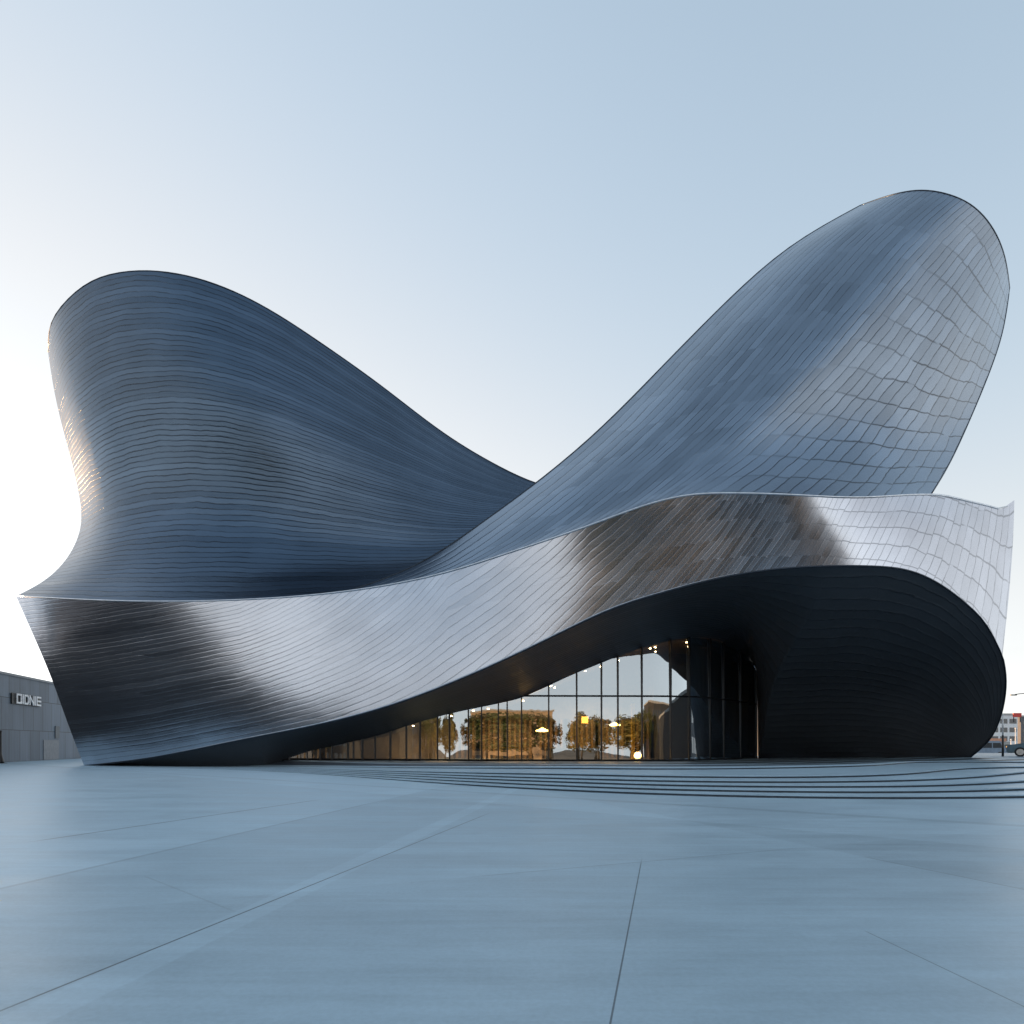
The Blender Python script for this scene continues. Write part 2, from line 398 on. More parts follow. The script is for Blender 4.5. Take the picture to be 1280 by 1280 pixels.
SS4, TT4 = np.meshgrid(S4, T4)
sof_uv = np.stack([SS4*10, TT4*26], -1); sof_mask = np.stack([SS4*0, SS4*0+.5], -1)
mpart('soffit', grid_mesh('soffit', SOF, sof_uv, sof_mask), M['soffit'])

# --- right flank closing the band to the back
flank_front = np.vstack([BAND[::-1, -1][::6], F3(np.linspace(UB, 1, 24))])
flank_front = np.vstack([BAND[::-1, -1][::6], BAND[:1, -1], F3(np.linspace(UB, 1, 24))[1:]])
ff = lambda t: np.stack([np.interp(t, np.linspace(0, 1, len(flank_front)), flank_front[:, k]) for k in range(3)], -1)
T5 = np.linspace(0, 1, 60); S5 = np.linspace(0, 1, 30)
A = ff(T5)
Bk = np.stack([np.linspace(26, 25, 60), np.linspace(74, 74, 60), np.linspace(14, .4, 60)], -1)
s_ = S5[None, :, None]
mid = (A + Bk)/2 + np.array([5.0, 2.0, 0])
FL = (1-s_)**2*A[:, None] + 2*s_*(1-s_)*mid[:, None] + s_**2*Bk[:, None]
fu_, ft_ = np.meshgrid(S5, T5)
mpart('flank', grid_mesh('flank', FL, np.stack([ft_*5, fu_*26], -1), np.stack([ft_*0+.5, ft_*0+.1], -1)), M['band'])

# --- edge trims
def trim(name, pts, r, mat):
    bm = bmesh.new(); tube(bm, pts, r, 6); return mbm(name, bm, mat, smooth=True)
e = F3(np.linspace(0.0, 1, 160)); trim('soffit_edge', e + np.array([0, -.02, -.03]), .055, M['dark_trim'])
trim('lower_edge', BAND[0, 40:300:2] + np.array([0, -.05, .05]), .006+.045*np.sin(np.linspace(0, math.pi, 130)), M['trim'])
trim('upper_edge', BAND[-1, ::4] + np.array([0, -.02, .02]), .06, M['trim'])
trim('wing_edge', WING[-1, ::4], .045, M['dark_trim'])
trim('tower_edge', np.vstack([TOWER[::6, 0], TOWER[-1, ::6], TOWER[::-6, -1]]), .045, M['dark_trim'])

# ------------------------------------------------------------------ glass wall
def glass_mat():
    n = N('bronze_glass')
    tr = n.new('ShaderNodeBsdfTransparent'); tr.inputs[0].default_value = (.60, .52, .40, 1)
    gl = n.new('ShaderNodeBsdfGlossy'); gl.inputs['Roughness'].default_value = .01; gl.inputs[0].default_value = (.82, .92, 1., 1)
    o = n.obj(); f = n.noise(n.scaled(o, (.5, .5, .35)), 1., 2, .5)
    n.put(gl.inputs['Normal'], n.bump(f, 1., .005))
    lw = n.new('ShaderNodeFresnel'); lw.inputs['IOR'].default_value = 1.5
    fac = n.math('MULTIPLY_ADD', lw.outputs[0], .9, .38, clamp=True)
    mx = n.new('ShaderNodeMixShader'); n.put(mx.inputs[0], fac); n.put(mx.inputs[1], tr.outputs[0]); n.put(mx.inputs[2], gl.outputs[0])
    n.nt.links.new(mx.outputs[0], n.out.inputs[0]); return n.m
M['glass'] = glass_mat()
FZ = .27
def fz(px): Y = gYc(px)[0, 0]; return float(plat((px-640)*Y/FPX, Y))
def gp(px, z):                      # point on the glass wall above plan position px
    Y = gYc(px)[0, 0]; return np.array([(px-640)*Y/FPX, Y + (z-FZ)*.016, z])
def gz(px): Y = gYc(px)[0, 0]; return CAM_Z - (gtop(px)[0, 0]-HOR)*Y/FPX
MUL = [340, 362, 384, 400, 415, 435, 442, 453, 469, 488, 508, 525, 547, 562, 585.5, 602, 623, 634, 652, 686, 721, 752, 772.5, 802.5, 838.5, 861.5, 888, 905, 926, 946]
bm = bmesh.new()
tube(bm, [gp(px, fz(px)+.06) for px in np.linspace(335, 946, 70)], .09, 4)
wall = mbm('curtain_wall', bm, M['mullion'])
def sub(name, bm, mat, smooth=False, parent=wall):
    return bmobj(name, bm, mat, parent, smooth)
for i, px in enumerate(MUL):
    z1 = gz(px); wdt = .055 if px > 600 else (.075 if i % 2 else .06)
    p = gp(px, 0); d = gp(px+1, 0) - gp(px-1, 0); d = d[:2]/np.linalg.norm(d[:2]); nrm = np.array([-d[1], d[0]])
    bm = bmesh.new(); obox(bm, p, d, nrm, wdt*.85, .1 if px < 885 else .05, fz(px)-.02, max(z1+.05, fz(px)+.12)); sub('mullion', bm, M['mullion'])
for a, b in zip(MUL[:-1], MUL[1:]):
    bm = bmesh.new(); n = 6
    ps = np.linspace(a, b, n)
    lo = [bm.verts.new(gp(p, fz(p)+.02)) for p in ps]; hi = [bm.verts.new(gp(p, max(gz(p), fz(p)+.05))) for p in ps]
    for k in range(n-1): bm.faces.new((lo[k], lo[k+1], hi[k+1], hi[k]))
    sub('pane', bm, M['glass'], True)
TZ = CAM_Z + (931-869.5)/FPX*55.2
bm = bmesh.new(); tube(bm, [gp(px, TZ) for px in np.linspace(655, 946, 50)], .075, 4); sub('transom', bm, M['mullion'])

# interior
M['ceil'] = simple('warm_brown_ceiling', (.20, .145, .075), .6)
M['inwall'] = simple('bronze_wall_panels', (.13, .10, .07), .55, var=.35, scale=.8)
M['infloor'] = simple('dark_lobby_floor', (.10, .095, .09), .35)
def dep(px): return np.interp(px, [335, 450, 600, 860, 920, 946], [.8, 6, 11, 12, 9, 4])
pxl = np.linspace(335, 946, 80)
fr = np.array([gp(p, max(gz(p)-.02, fz(p)+.04)) for p in pxl]); bk = fr.copy(); bk[:, 1] += dep(pxl); bk[:, 2] = fr[:, 2]+.2
def strip(a, b, k=2):
    t = np.linspace(0, 1, k)[:, None, None]; return (1-t)*a[None]+t*b[None]
mpart('interior_ceiling', grid_mesh('interior_ceiling', strip(fr, bk, 6)), M['ceil'])
lo = bk.copy(); lo[:, 2] = FZ
mpart('interior_wall', grid_mesh('interior_wall', strip(bk, lo, 4)), M['inwall'])
sw = np.array([fr[-1]+[.12, .05, 0], bk[-1]+[.12, 0, 0]]); sl_ = sw.copy(); sl_[:, 2] = FZ
mpart('side_wall', grid_mesh('side_wall', strip(sw, sl_, 3)), M['inwall'])
f0 = fr.copy(); f0[:, 2] = [fz(p)+.012 for p in pxl]; f0[:, 1] += .05; f1 = f0.copy(); f1[:, 1] += dep(pxl); f1[:, 2] = FZ+.012
mpart('interior_floor', grid_mesh('interior_floor', strip(f0, f1)), M['infloor'])
# slatted timber panels of the back wall, a service core and a mezzanine
bm = bmesh.new()
for k in range(54):
    p = 560 + k*6.6; i = np.argmin(abs(pxl-p)); zt = min(bk[i, 2]-.3, 4.2)
    if zt > 1.6: box(bm, bk[i, 0]-.12, bk[i, 0]+.12, bk[i, 1]-.35, bk[i, 1]-.1, FZ+.02, zt - .3*random.random())
mbm('slatted_screen', bm, simple('timber_slats', (.20, .12, .05), .5))
bm = bmesh.new(); box(bm, 13.6, 18, 62.5, 65.5, FZ+.02, 8.9); mbm('service_core', bm, simple('dark_core', (.05, .048, .045), .5))
bm = bmesh.new(); box(bm, 10.4, 10.7, 59.4, 59.7, FZ+.02, 5.2); mbm('column', bm, simple('yellow_column', (.40, .25, .02), .45))
M['bulb'] = simple('warm_lamp_glow', (1, .8, .4), .5, emit=(1, .66, .22), estr=4)
M['down'] = simple('downlight_glow', (1, .9, .7), .5, emit=(1, .82, .55), estr=9)
for px, dy in ((590, 2), (608, 4), (655, 4), (690, 1.5), (735, 2), (822, 3), (826, 2.2), (868, 2.5), (880, 5), (700, 7), (790, 7), (845, 8), (560, 3), (512, 2), (760, 4.5)):
    p = gp(px, 0); i = np.argmin(abs(pxl-px)); z = fr[i, 2] + .2*dy/dep(px)
    bm = bmesh.new(); cyl(bm, (p[0], p[1]+dy, z-.10), (p[0], p[1]+dy, z-.03), .075, .09, 12); mbm('downlight', bm, M['down'])

def pendant(px, py, dy, label, r=.45):
    Y = gYc(px)[0, 0]+dy; x, y, z = W(px, py, Y)
    i = np.argmin(abs(pxl-px)); zc = fr[i, 2]
    o = empty('pendant_lamp', (x, y, z), label, 'lamp', 'yellow pendant lamps in the lobby')
    bm = bmesh.new(); n = 20; prof = [(.06, .30), (.16, .28), (.55, .12), (.98, 0), (.9, -.10), (.45, -.16), (.02, -.17)]
    rings = [[bm.verts.new((r*a*math.cos(2*math.pi*k/n), r*a*math.sin(2*math.pi*k/n), r*h*1.3)) for k in range(n)] for a, h in prof]
    for u, v in zip(rings, rings[1:]):
        for k in range(n): bm.faces.new((u[k], u[(k+1)%n], v[(k+1)%n], v[k]))
    bm.faces.new(rings[0]); bm.faces.new(rings[-1]); bmobj('lamp_shade', bm, M['bulb'], o, True)
    bm = bmesh.new(); cyl(bm, (0, 0, r*.39), (0, 0, max(zc-z, .5)), .012, n=6); bmobj('cable', bm, M['mullion'], o)
pendant(678, 913, 3.0, 'wide yellow pendant lamp hanging low behind the left glass bays', .6)
pendant(768.5, 906, 3.0, 'round glowing yellow pendant lamp hanging behind the tallest glass bays', .52)
M['yel'] = simple('yellow_furniture', (.75, .48, .02), .4)
o = empty('side_table', W(636, 940, 57), 'yellow side table standing behind the lower left glass bays', 'table')
o.location.z = FZ+.012
bm = bmesh.new(); box(bm, -.75, .75, -.4, .4, 1.03, 1.12, bev=.02); bmobj('table_top', bm, M['yel'], o)
for sx in (-1, 1):
    for sy in (-1, 1):
        bm = bmesh.new(); cyl(bm, (sx*.52, sy*.26, 0), (sx*.6, sy*.3, 1.03), .025, .03, 8); bmobj('leg', bm, M['yel'], o)
o = empty('floor_lamp', W(797, 950, 58), 'small glowing yellow lamp on the lobby floor beside the yellow column', 'lamp')
o.location.z = FZ+.012
bm = bmesh.new(); bmesh.ops.create_uvsphere(bm, u_segments=18, v_segments=12, radius=.3, matrix=Matrix.Translation((0, 0, .42))); bmobj('lamp_shade', bm, M['bulb'], o, True)
bm = bmesh.new(); cyl(bm, (0, 0, 0), (0, 0, .16), .2, .14, 16); bmobj('base', bm, M['mullion'], o)
o = empty('wall_picture', W(731, 900, 63), 'small square yellow panel on the lobby back wall', 'picture')
bm = bmesh.new(); box(bm, -.36, .36, -.04, .04, -.36, .36, bev=.01); bmobj('frame', bm, M['mullion'], o)
bm = bmesh.new(); box(bm, -.31, .31, -.055, -.042, -.31, .31); bmobj('panel', bm, simple('lit_yellow_panel', (.8, .5, .08), .5, emit=(1, .6, .15), estr=.6), o)
# reception desk
o = empty('reception_desk', (5.4, 60, FZ+.012), 'long dark reception desk standing in the lobby behind the glass', 'desk')
bm = bmesh.new(); box(bm, -2.4, 2.4, -.4, .4, 0, 1.0, bev=.03); bmobj('counter', bm, M['infloor'], o)
bm = bmesh.new(); box(bm, -2.5, 2.5, -.5, .5, 1.003, 1.06, bev=.01); bmobj('desk_top', bm, simple('desk_top_grey', (.3, .29, .27), .3), o)
for (x, y, z, pw, sz) in ((-6, 58, 2.6, 90, 2), (0, 61, 3.6, 190, 3), (8, 62, 5.2, 190, 4), (17, 65, 7.0, 110, 2)):
    ld = bpy.data.lights.new('lobby_light', 'AREA'); ld.energy = pw; ld.size = sz; ld.color = (1, .74, .42)
    lo_ = bpy.data.objects.new('lobby_light', ld); COL.objects.link(lo_); lo_.location = (x, y, z); lo_.rotation_euler = (R(12), 0, 0)

# ------------------------------------------------------------------ plaza and terrace steps
def plaza_mat(joints=True):
    n = N('smooth_concrete' + ('' if joints else '_steps')); o = n.obj()
    a = n.noise(n.scaled(o, (.25, .9, 1)), 1., 5, .6); b = n.noise(n.scaled(o, (3, 3, 3)), 1., 6, .65)
    st = n.noise(n.scaled(o, (.5, 7, 1)), 1., 4, .6)
    v = n.math('ADD', n.math('MULTIPLY', n.ss(a, .3, .7), .14), n.math('MULTIPLY', n.ss(b, .3, .7), .05))
    v = n.math('ADD', v, n.math('MULTIPLY', n.ss(st, .3, .7), .09))
    v = n.math('ADD', v, .87)
    stn = n.noise(n.scaled(o, (.55, .55, 1)), 1., 7, .72)
    v = n.math('ADD', v, n.ss(stn, .56, .72, 0., -.07)); fine = n.noise(n.scaled(o, (22, 22, 22)), 1., 3, .7)
    v = n.math('ADD', v, n.ss(fine, .35, .65, -.035, .035))
    dk = None
    if joints:
        s = n.new('ShaderNodeSeparateXYZ'); n.put(s.inputs[0], o); X, Y = s.outputs[0], s.outputs[1]
        wob = n.math('MULTIPLY', n.math('SUBTRACT', n.noise(n.scaled(o, (.15, .15, 1)), 1., 2, .5), .5), .0)
        def seg(p0, p1, wd, amt, soft=1.4, inf=False):
            A, B = G(*p0), G(*p1); d = B[:2]-A[:2]; L = np.linalg.norm(d); d = d/L
            t = n.math('ADD', n.math('MULTIPLY', X, float(d[0])), n.math('MULTIPLY_ADD', Y, float(d[1]), float(-A[:2]@d)))
            e = n.math('ADD', n.math('MULTIPLY', X, float(-d[1])), n.math('MULTIPLY_ADD', Y, float(d[0]), float(A[0]*d[1]-A[1]*d[0])))
            return t, e, L
        def line(p0, p1, wd, amt):
            t, e, L = seg(p0, p1, wd, amt)
            m = n.ss(n.math('ABSOLUTE', e), wd*.5, wd*.9, 1., 0.)
            m = n.math('MULTIPLY', m, n.ss(t, -.02*L, .05*L)); m = n.math('MULTIPLY', m, n.ss(t, L*.85, L, 1., 0.))
            return n.math('MULTIPLY', m, amt)
        def band_(p0, p1, wd, amt):
            t, e, L = seg(p0, p1, wd, amt)
            m = n.math('MULTIPLY', n.ss(e, 0., .03), n.ss(e, wd, wd+.03, 1., 0.)); return n.math('MULTIPLY', m, amt)
        def half(p0, p1, amt):
            t, e, L = seg(p0, p1, 0, 0); return n.math('MULTIPLY', n.ss(e, -.01, .02), amt)
        ls = [line((-60,1288),(620,1013),.016,.75), line((40,1052),(410,998),.045,.6), line((755,1320),(803,1070),.009,.7), line((1080,1163),(1330,1282),.010,.5),
              line((1080,1071),(1330,1122),.025,.35), line((590,1096),(1020,1058),.03,.22), line((-40,1120),(480,1000),.06,.22), line((180,1095),(300,1142),.02,.15)]
        dk = ls[0]
        for l in ls[1:]: dk = n.math('MAXIMUM', dk, l)
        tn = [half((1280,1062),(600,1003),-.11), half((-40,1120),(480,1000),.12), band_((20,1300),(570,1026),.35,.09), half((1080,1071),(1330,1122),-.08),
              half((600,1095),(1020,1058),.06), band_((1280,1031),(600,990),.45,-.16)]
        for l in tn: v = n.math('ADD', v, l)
    cc = n.new('ShaderNodeCombineColor')
    for i, k in enumerate((.385, .515, .60)): n.put(cc.inputs[i], n.math('MULTIPLY', v, k))
    c = cc.outputs[0]
    if dk is not None: c = n.mix(dk, c, (.03, .033, .04))
    spk = n.noise(n.scaled(o, (60, 60, 60)), 1., 2, .6)
    nm = n.bump(n.math('ADD', n.math('MULTIPLY', b, .5), spk), .12, .004)
    n.bsdf(c, n.ss(a, .2, .8, .34, .46), 0., .4, nm); return n.m
M['plaza'] = plaza_mat(); M['step'] = plaza_mat(False)
bm = bmesh.new()
vs = [bm.verts.new(p) for p in ((-1500,-1500,0),(1500,-1500,0),(1500,2500,0),(-1500,2500,0))]; bm.faces.new(vs)
tag(bmobj('plaza', bm, M['plaza']), kind='structure')

H = .6/6
cont = [
 [(120,958.9),(250,961),(400,968),(600,983),(800,993),(1000,998),(1150,999),(1290,997.5)],
 [(120,958.6),(250,960.2),(400,966.4),(600,978.6),(800,987.3),(1000,991.3),(1150,991.5),(1290,988)],
 [(120,958.4),(250,959.5),(400,964.8),(600,974.6),(800,982),(1000,985),(1150,984),(1290,978)],
 [(120,958.2),(250,958.9),(400,963.2),(600,971),(800,977),(1000,979),(1150,976.5),(1290,966.5)],
 [(120,958.0),(250,958.3),(400,961.6),(600,967.3),(800,971.5),(1000,972.8),(1130,969),(1235,961)],
 [(120,957.8),(250,957.7),(400,958.6),(600,960.8),(800,962.2),(1000,960.4),(1100,957.2),(1190,953.2)]]
NS = 160; U = np.linspace(0, 1, NS); lines = []
for k, c in enumerate(cont):
    pts = []
    for px, py in c:
        fade = float(sm(220, 760, px)); z = k*H*fade
        pts.append(G(px, py, z)[:2])
    ex = [(44+(5-k)*2.2, 40+(k*1.5)), (60+(5-k)*2, 50+k*1.0), (84, 62)]
    pts = np.array(pts + ex) if k < 4 else np.array(pts + [(33+(5-k)*3, 36+(k-4)*4.0), (46+(5-k)*4, 44+(k-4)*2), (84, 62)])
    lines.append(curve(pts)(U))
fadeU = lambda P: sm(-34, -4, P[:, 0] + 0*P[:, 1])
lines_f = [sm(220, 760, 640 + FPX*l[:, 0]/l[:, 1]) for l in lines]
rows = []
for k, l in enumerate(lines):
    f = lines_f[k]
    tg = np.gradient(l, axis=0); tg /= np.linalg.norm(tg, axis=1)[:, None]; inn = np.c_[-tg[:, 1], tg[:, 0]]*(.06*f)[:, None]
    zb, zt_ = k*H*f + .003*(k > 0), (k+1)*H*f + .003
    rows.append(np.c_[l+inn, zb]); rows.append(np.c_[l+inn, zt_ - .042*f])
    rows.append(np.c_[l, zt_ - .040*f]); rows.append(np.c_[l, zt_])
last = lines[-1]; f = lines_f[-1]
bkx = np.linspace(-40, 84, NS)
end = np.c_[bkx, np.full(NS, 80.)]
for t in np.linspace(0, 1, 41)[1:]:
    q_ = last*(1-t) + end*t; ff_ = sm(90, 300, 640+FPX*q_[:, 0]/q_[:, 1])
    w_ = sm(0, .1, t)
    rows.append(np.c_[q_, ((1-w_)*.6*f + w_*plat(q_[:, 0], q_[:, 1])*ff_)+.003])
ST = np.stack(rows)
me = grid_mesh('terrace_steps', ST); me.polygons.foreach_set('use_smooth', [False]*len(me.polygons))
me.materials.append(M['step']); me.materials.append(simple('shaded_riser', (.07, .09, .115), .5))  # shade of the gap below each nosing, painted into the riser colour
mi = np.zeros(len(me.polygons), int).reshape(len(ST)-1, NS-1); mi[0::4] = 1; mi[1::4] = 1
me.polygons.foreach_set('material_index', mi.ravel())
tag(link('terrace_steps', me, None), kind='structure')

# ------------------------------------------------------------------ annex on the left
def annex_mat():
    n = N('grey_panel_cladding'); uv = n.new('ShaderNodeUVMap', uv_map='seam')
    def brick(w_, h_, off, sz):
        b = n.new('ShaderNodeTexBrick'); n.put(b.inputs['Vector'], uv.outputs[0]); b.offset = off; b.squash = 1
        b.inputs['Scale'].default_value = 1; b.inputs['Brick Width'].default_value = w_; b.inputs['Row Height'].default_value = h_
        b.inputs['Mortar Size'].default_value = sz; b.inputs['Mortar Smooth'].default_value = .2
        b.inputs['Color1'].default_value = (.8, .8, .8, 1); b.inputs['Color2'].default_value = (1.1, 1.1, 1.1, 1); b.inputs['Mortar'].default_value = (.3, .3, .3, 1)
        return b.outputs[0]
    c = n.mix(1., (.165, .21, .265), brick(2.1, 3.0, .35, .035), 'MULTIPLY')
    c = n.mix(.35, c, n.mix(1., c, brick(.55, 9., 0., .02), 'MULTIPLY'))
    f = n.noise(n.scaled(n.obj(), (.6, .6, .15)), 1., 4, .6)
    c = n.mix(n.ss(f, .3, .7), c, n.mix(1., c, (.82, .82, .83), 'MULTIPLY'))
    n.bsdf(c, .5, .1, .3); return n.m
annex = empty('annex_building', (-46.5, 62, 0), 'low grey panelled building left of the museum carrying white letters', 'building')
A0 = np.array([-46.5, 62.]); dA = np.array([-.228, 1.]); dA /= np.linalg.norm(dA); nA = np.array([dA[1], -dA[0]])   # nA: towards the plaza
def AW(s, off=0.): return A0 + dA*s + nA*off
bm = bmesh.new(); uvl = bm.loops.layers.uv.new('seam')
s0, s1, dd, zt = -3., 30., 26., 8.07
def quad(ps, uvs):
    f = bm.faces.new([bm.verts.new(p) for p in ps])
    for l, u in zip(f.loops, uvs): l[uvl].uv = u
a, b, c_, d_ = AW(s0), AW(s1), AW(s1, -dd), AW(s0, -dd)
for p, q_, L0 in ((a, b, 0), (b, c_, 70), (c_, d_, 96), (d_, a, 166)):
    L = np.linalg.norm(q_-p); quad([(*p, 0), (*q_, 0), (*q_, zt), (*p, zt)], [(L0+.9, 0), (L0+L+.9, 0), (L0+L+.9, zt), (L0+.9, zt)])
o = bmobj('wall', bm, annex_mat(), annex); o.location = -Vector(annex.location)
bm = bmesh.new(); obox(bm, AW(13.5, -dd/2), dA, nA, 16.6, dd/2+.12, zt+.003, zt+.22)
o = bmobj('roof', bm, simple('annex_coping', (.25, .27, .29), .5), annex); o.location = -Vector(annex.location)
M['char'] = simple('charcoal_render', (.035, .038, .042), .7, var=.25)
side = empty('unseen_prow_block', (*AW(-50), 0), 'unseen charcoal block added beside the grey annex so that the prow mirrors dark', 'building')  # unseen block, added to darken the prow's reflection
bm = bmesh.new(); obox(bm, AW(-42.5, -dd/2+.3), dA, nA, 39.3, dd/2, 0, 7.5); o = bmobj('wall', bm, M['char'], side); o.location = -Vector(side.location)
bm = bmesh.new(); obox(bm, AW(-42.5, -dd/2+.3), dA, nA, 39.3, dd/2+.15, 7.503, 7.75); o = bmobj('roof', bm, M['char'], side); o.location = -Vector(side.location)
for k in range(8):
    bm = bmesh.new(); obox(bm, AW(-78+k*6.6, .32), dA, nA, 2.2, .05, 2.6, 5.4); o = bmobj('window', bm, simple('unseen_block_glass', (.02, .025, .03), .1) if k == 0 else bpy.data.materials['unseen_block_glass'], side); o.location = -Vector(side.location)
def annex_s(px):   # position along the facade seen at photo column px
    k = (px-640)/FPX      # (A0x+dAx s) = k (A0y + dAy s)
    return (k*A0[1]-A0[0])/(dA[0]-k*dA[1])
def apart(name, pa, pb, z0, z1, mat, th=.06):
    sa, sb = annex_s(pa), annex_s(pb); bm = bmesh.new()
    obox(bm, AW((sa+sb)/2, th/2+.003), dA, nA, abs(sb-sa)/2, th/2, z0, z1); o = bmobj(name, bm, mat, annex); o.location = -Vector(annex.location)
M['ann_d'] = simple('annex_dark_panel', (.10, .12, .14), .5); M['ann_l'] = simple('annex_panel_light', (.19, .21, .235), .5)
apart('vent', 68.5, 73.5, 2.3, 3.6, M['ann_d'], .08)
apart('door', 54, 73, .03, 2.1, M['ann_l'], .05)
# sign
sa, sb = annex_s(13.5), annex_s(49); sl = sb-sa
zc = 1.6 + (931-874.5)/FPX*(A0[1]+dA[1]*(sa+sb)/2)
sign = empty('wall_sign', (*AW(sa, .02), zc), 'white raised letters on a black backing on the grey annex wall', 'sign')
sign.rotation_euler = (0, 0, math.atan2(dA[1], dA[0]))
Hs = .95
bm = bmesh.new(); box(bm, -.05, sl*.98, -.10, 0, -Hs/2-.1, Hs/2-.02); bmobj('backing', bm, simple('sign_black', (.012, .013, .015), .5), sign)
GL = {'O': [((0,0),(1,0)),((1,0),(1,1)),((1,1),(0,1)),((0,1),(0,0))], 'I': [((.5,0),(.5,1))], 'D': [((0,0),(0,1)),((0,1),(.75,1)),((.75,1),(1,.7)),((1,.7),(1,.3)),((1,.3),(.75,0)),((.75,0),(0,0))],
      'N': [((0,0),(0,1)),((0,1),(1,0)),((1,0),(1,1))], 'E': [((0,0),(0,1)),((0,0),(1,0)),((0,.5),(1,.5)),((0,1),(1,1))]}
mw = simple('sign_white', (.85, .86, .88), .4)
pos = sl*.11; ws = {'O': .17, 'I': .05, 'D': .16, 'N': .17, 'E': .17}
for ch in 'OIDNIE':
    wdt = ws[ch]*sl; bm = bmesh.new(); th = .085
    for j, ((x0, y0), (x1, y1)) in enumerate(GL[ch]):
        p0 = Vector((x0*(wdt-2*th)+th, 0, y0*(Hs-2*th)+th)); p1 = Vector((x1*(wdt-2*th)+th, 0, y1*(Hs-2*th)+th)); dv = (p1-p0); L = dv.length/2+th*.9; ang = math.atan2(dv.z, dv.x); c = (p0+p1)/2
        vv = [bm.verts.new((c.x + u*L*math.cos(ang) - v_*th*math.sin(ang), y+ -.002*j, c.z + u*L*math.sin(ang) + v_*th*math.cos(ang))) for y in (-.22, -.12) for u, v_ in ((-1,-1),(1,-1),(1,1),(-1,1))]
        for f in ((0,1,2,3),(7,6,5,4),(0,4,5,1),(1,5,6,2),(2,6,7,3),(3,7,4,0)): bm.faces.new([vv[i] for i in f])
    o = bmobj('letter', bm, mw, sign); o.location = (pos, 0, -Hs/2-.03); pos += wdt + sl*.02
# black post at the left edge
x, y, z = W(0.5, 954, FPX*1.6/23.)
o = empty('bollard_post', (x, y, 0), 'slim black post with a flared foot in front of the grey annex', 'post')
bm = bmesh.new(); tube(bm, [(0,0,.03),(0,0,.2),(0,0,.5),(0,0,.8),(0,0,2.75)], [.3,.26,.17,.11,.1], 16); bmobj('shaft', bm, M['mullion'], o, True)
bm = bmesh.new(); cyl(bm, (0,0,0), (0,0,.03), .5, .48, 24); bmobj('foot_plate', bm, M['mullion'], o)
bm = bmesh.new(); cyl(bm, (0,0,2.75), (0,0,2.85), .13, .11, 16); bmobj('cap', bm, M['mullion'], o)

# ------------------------------------------------------------------ right side: vehicles, street, far buildings
M['tyre'] = simple('tyre_rubber', (.015, .015, .016), .7); M['rim'] = simple('alloy_rim', (.5, .48, .45), .35, 1.)
M['cglass'] = simple('car_glass', (.02, .03, .04), .08, 0., .8); M['hl'] = simple('lit_headlamp', (.9, .85, .7), .3, emit=(1, .85, .6), estr=.5)
M['lens'] = simple('orange_lens', (.7, .3, .05), .3, emit=(1, .45, .1), estr=.25)
def vehicle(name, loc, rz, prof, wins, wheels, wid, paint, label, cat, wr=.36, lamps=()):
    o = empty(name, loc, label, cat, None, rz)
    bm = bmesh.new(); n = len(prof)
    for sy in (-1, 1): pass
    def ring(y, k): return [bm.verts.new((x, y, z + 0)) for x, z in prof]
    a = ring(-wid/2, 0); b = ring(wid/2, 0)
    for i in range(n): bm.faces.new((a[i], a[(i+1)%n], b[(i+1)%n], b[i]))
    fa = bm.faces.new(a[::-1]); fb = bm.faces.new(b)
    bmesh.ops.bevel(bm, geom=list(bm.edges), offset=.06, segments=3, affect='EDGES')
    bmobj('body', bm, paint, o, False)
    for w_ in wins:
        bm = bmesh.new()
        if w_[0] == 'side':
            for s in (-1, 1):
                if s == 1: bmobj('window', bm, M['cglass'], o); bm = bmesh.new()
                vv = [bm.verts.new((x, s*(wid/2+.004), z)) for x, z in w_[1]]; v2 = [bm.verts.new((x, s*(wid/2-.03), z)) for x, z in w_[1]]
                bm.faces.new(vv); m = len(vv)
                for i in range(m): bm.faces.new((vv[i], vv[(i+1)%m], v2[(i+1)%m], v2[i]))
        else:
            (x0, z0), (x1, z1) = w_[1]; nx, nz = (z1-z0), -(x1-x0); l = math.hypot(nx, nz); sgn = -1
            nx, nz = sgn*nx/l*.012, sgn*nz/l*.012
            vv = [bm.verts.new((x0+nx, -wid/2+.12, z0+nz)), bm.verts.new((x0+nx, wid/2-.12, z0+nz)), bm.verts.new((x1+nx, wid/2-.16, z1+nz)), bm.verts.new((x1+nx, -wid/2+.16, z1+nz))]; bm.faces.new(vv)
        bmobj('window', bm, M['cglass'], o)
    for x in wheels:
        for s in (-1, 1):
            bm = bmesh.new(); y = s*(wid/2-.1); cyl(bm, (x, y-.12, wr), (x, y+.12, wr), wr, n=24); wh = bmobj('wheel', bm, M['tyre'], o)
            bm = bmesh.new(); cyl(bm, (x, y+s*.115, wr), (x, y+s*.135, wr), wr*.66, n=20); bmobj('rim', bm, M['rim'], wh)
    for (x, y, z, kind) in lamps:
        bm = bmesh.new(); bmesh.ops.create_uvsphere(bm, u_segments=12, v_segments=8, radius=.1, matrix=Matrix.Translation((x, y, z)) @ Matrix.Diagonal((.5, 1.2, .8, 1))); bmobj('headlight', bm, M[kind], o, True)
    return o
vanP = [(-2.6,.35),(2.6,.35),(2.65,.9),(2.45,1.15),(1.9,1.95),(1.6,2.1),(-2.55,2.1),(-2.65,1.9)]
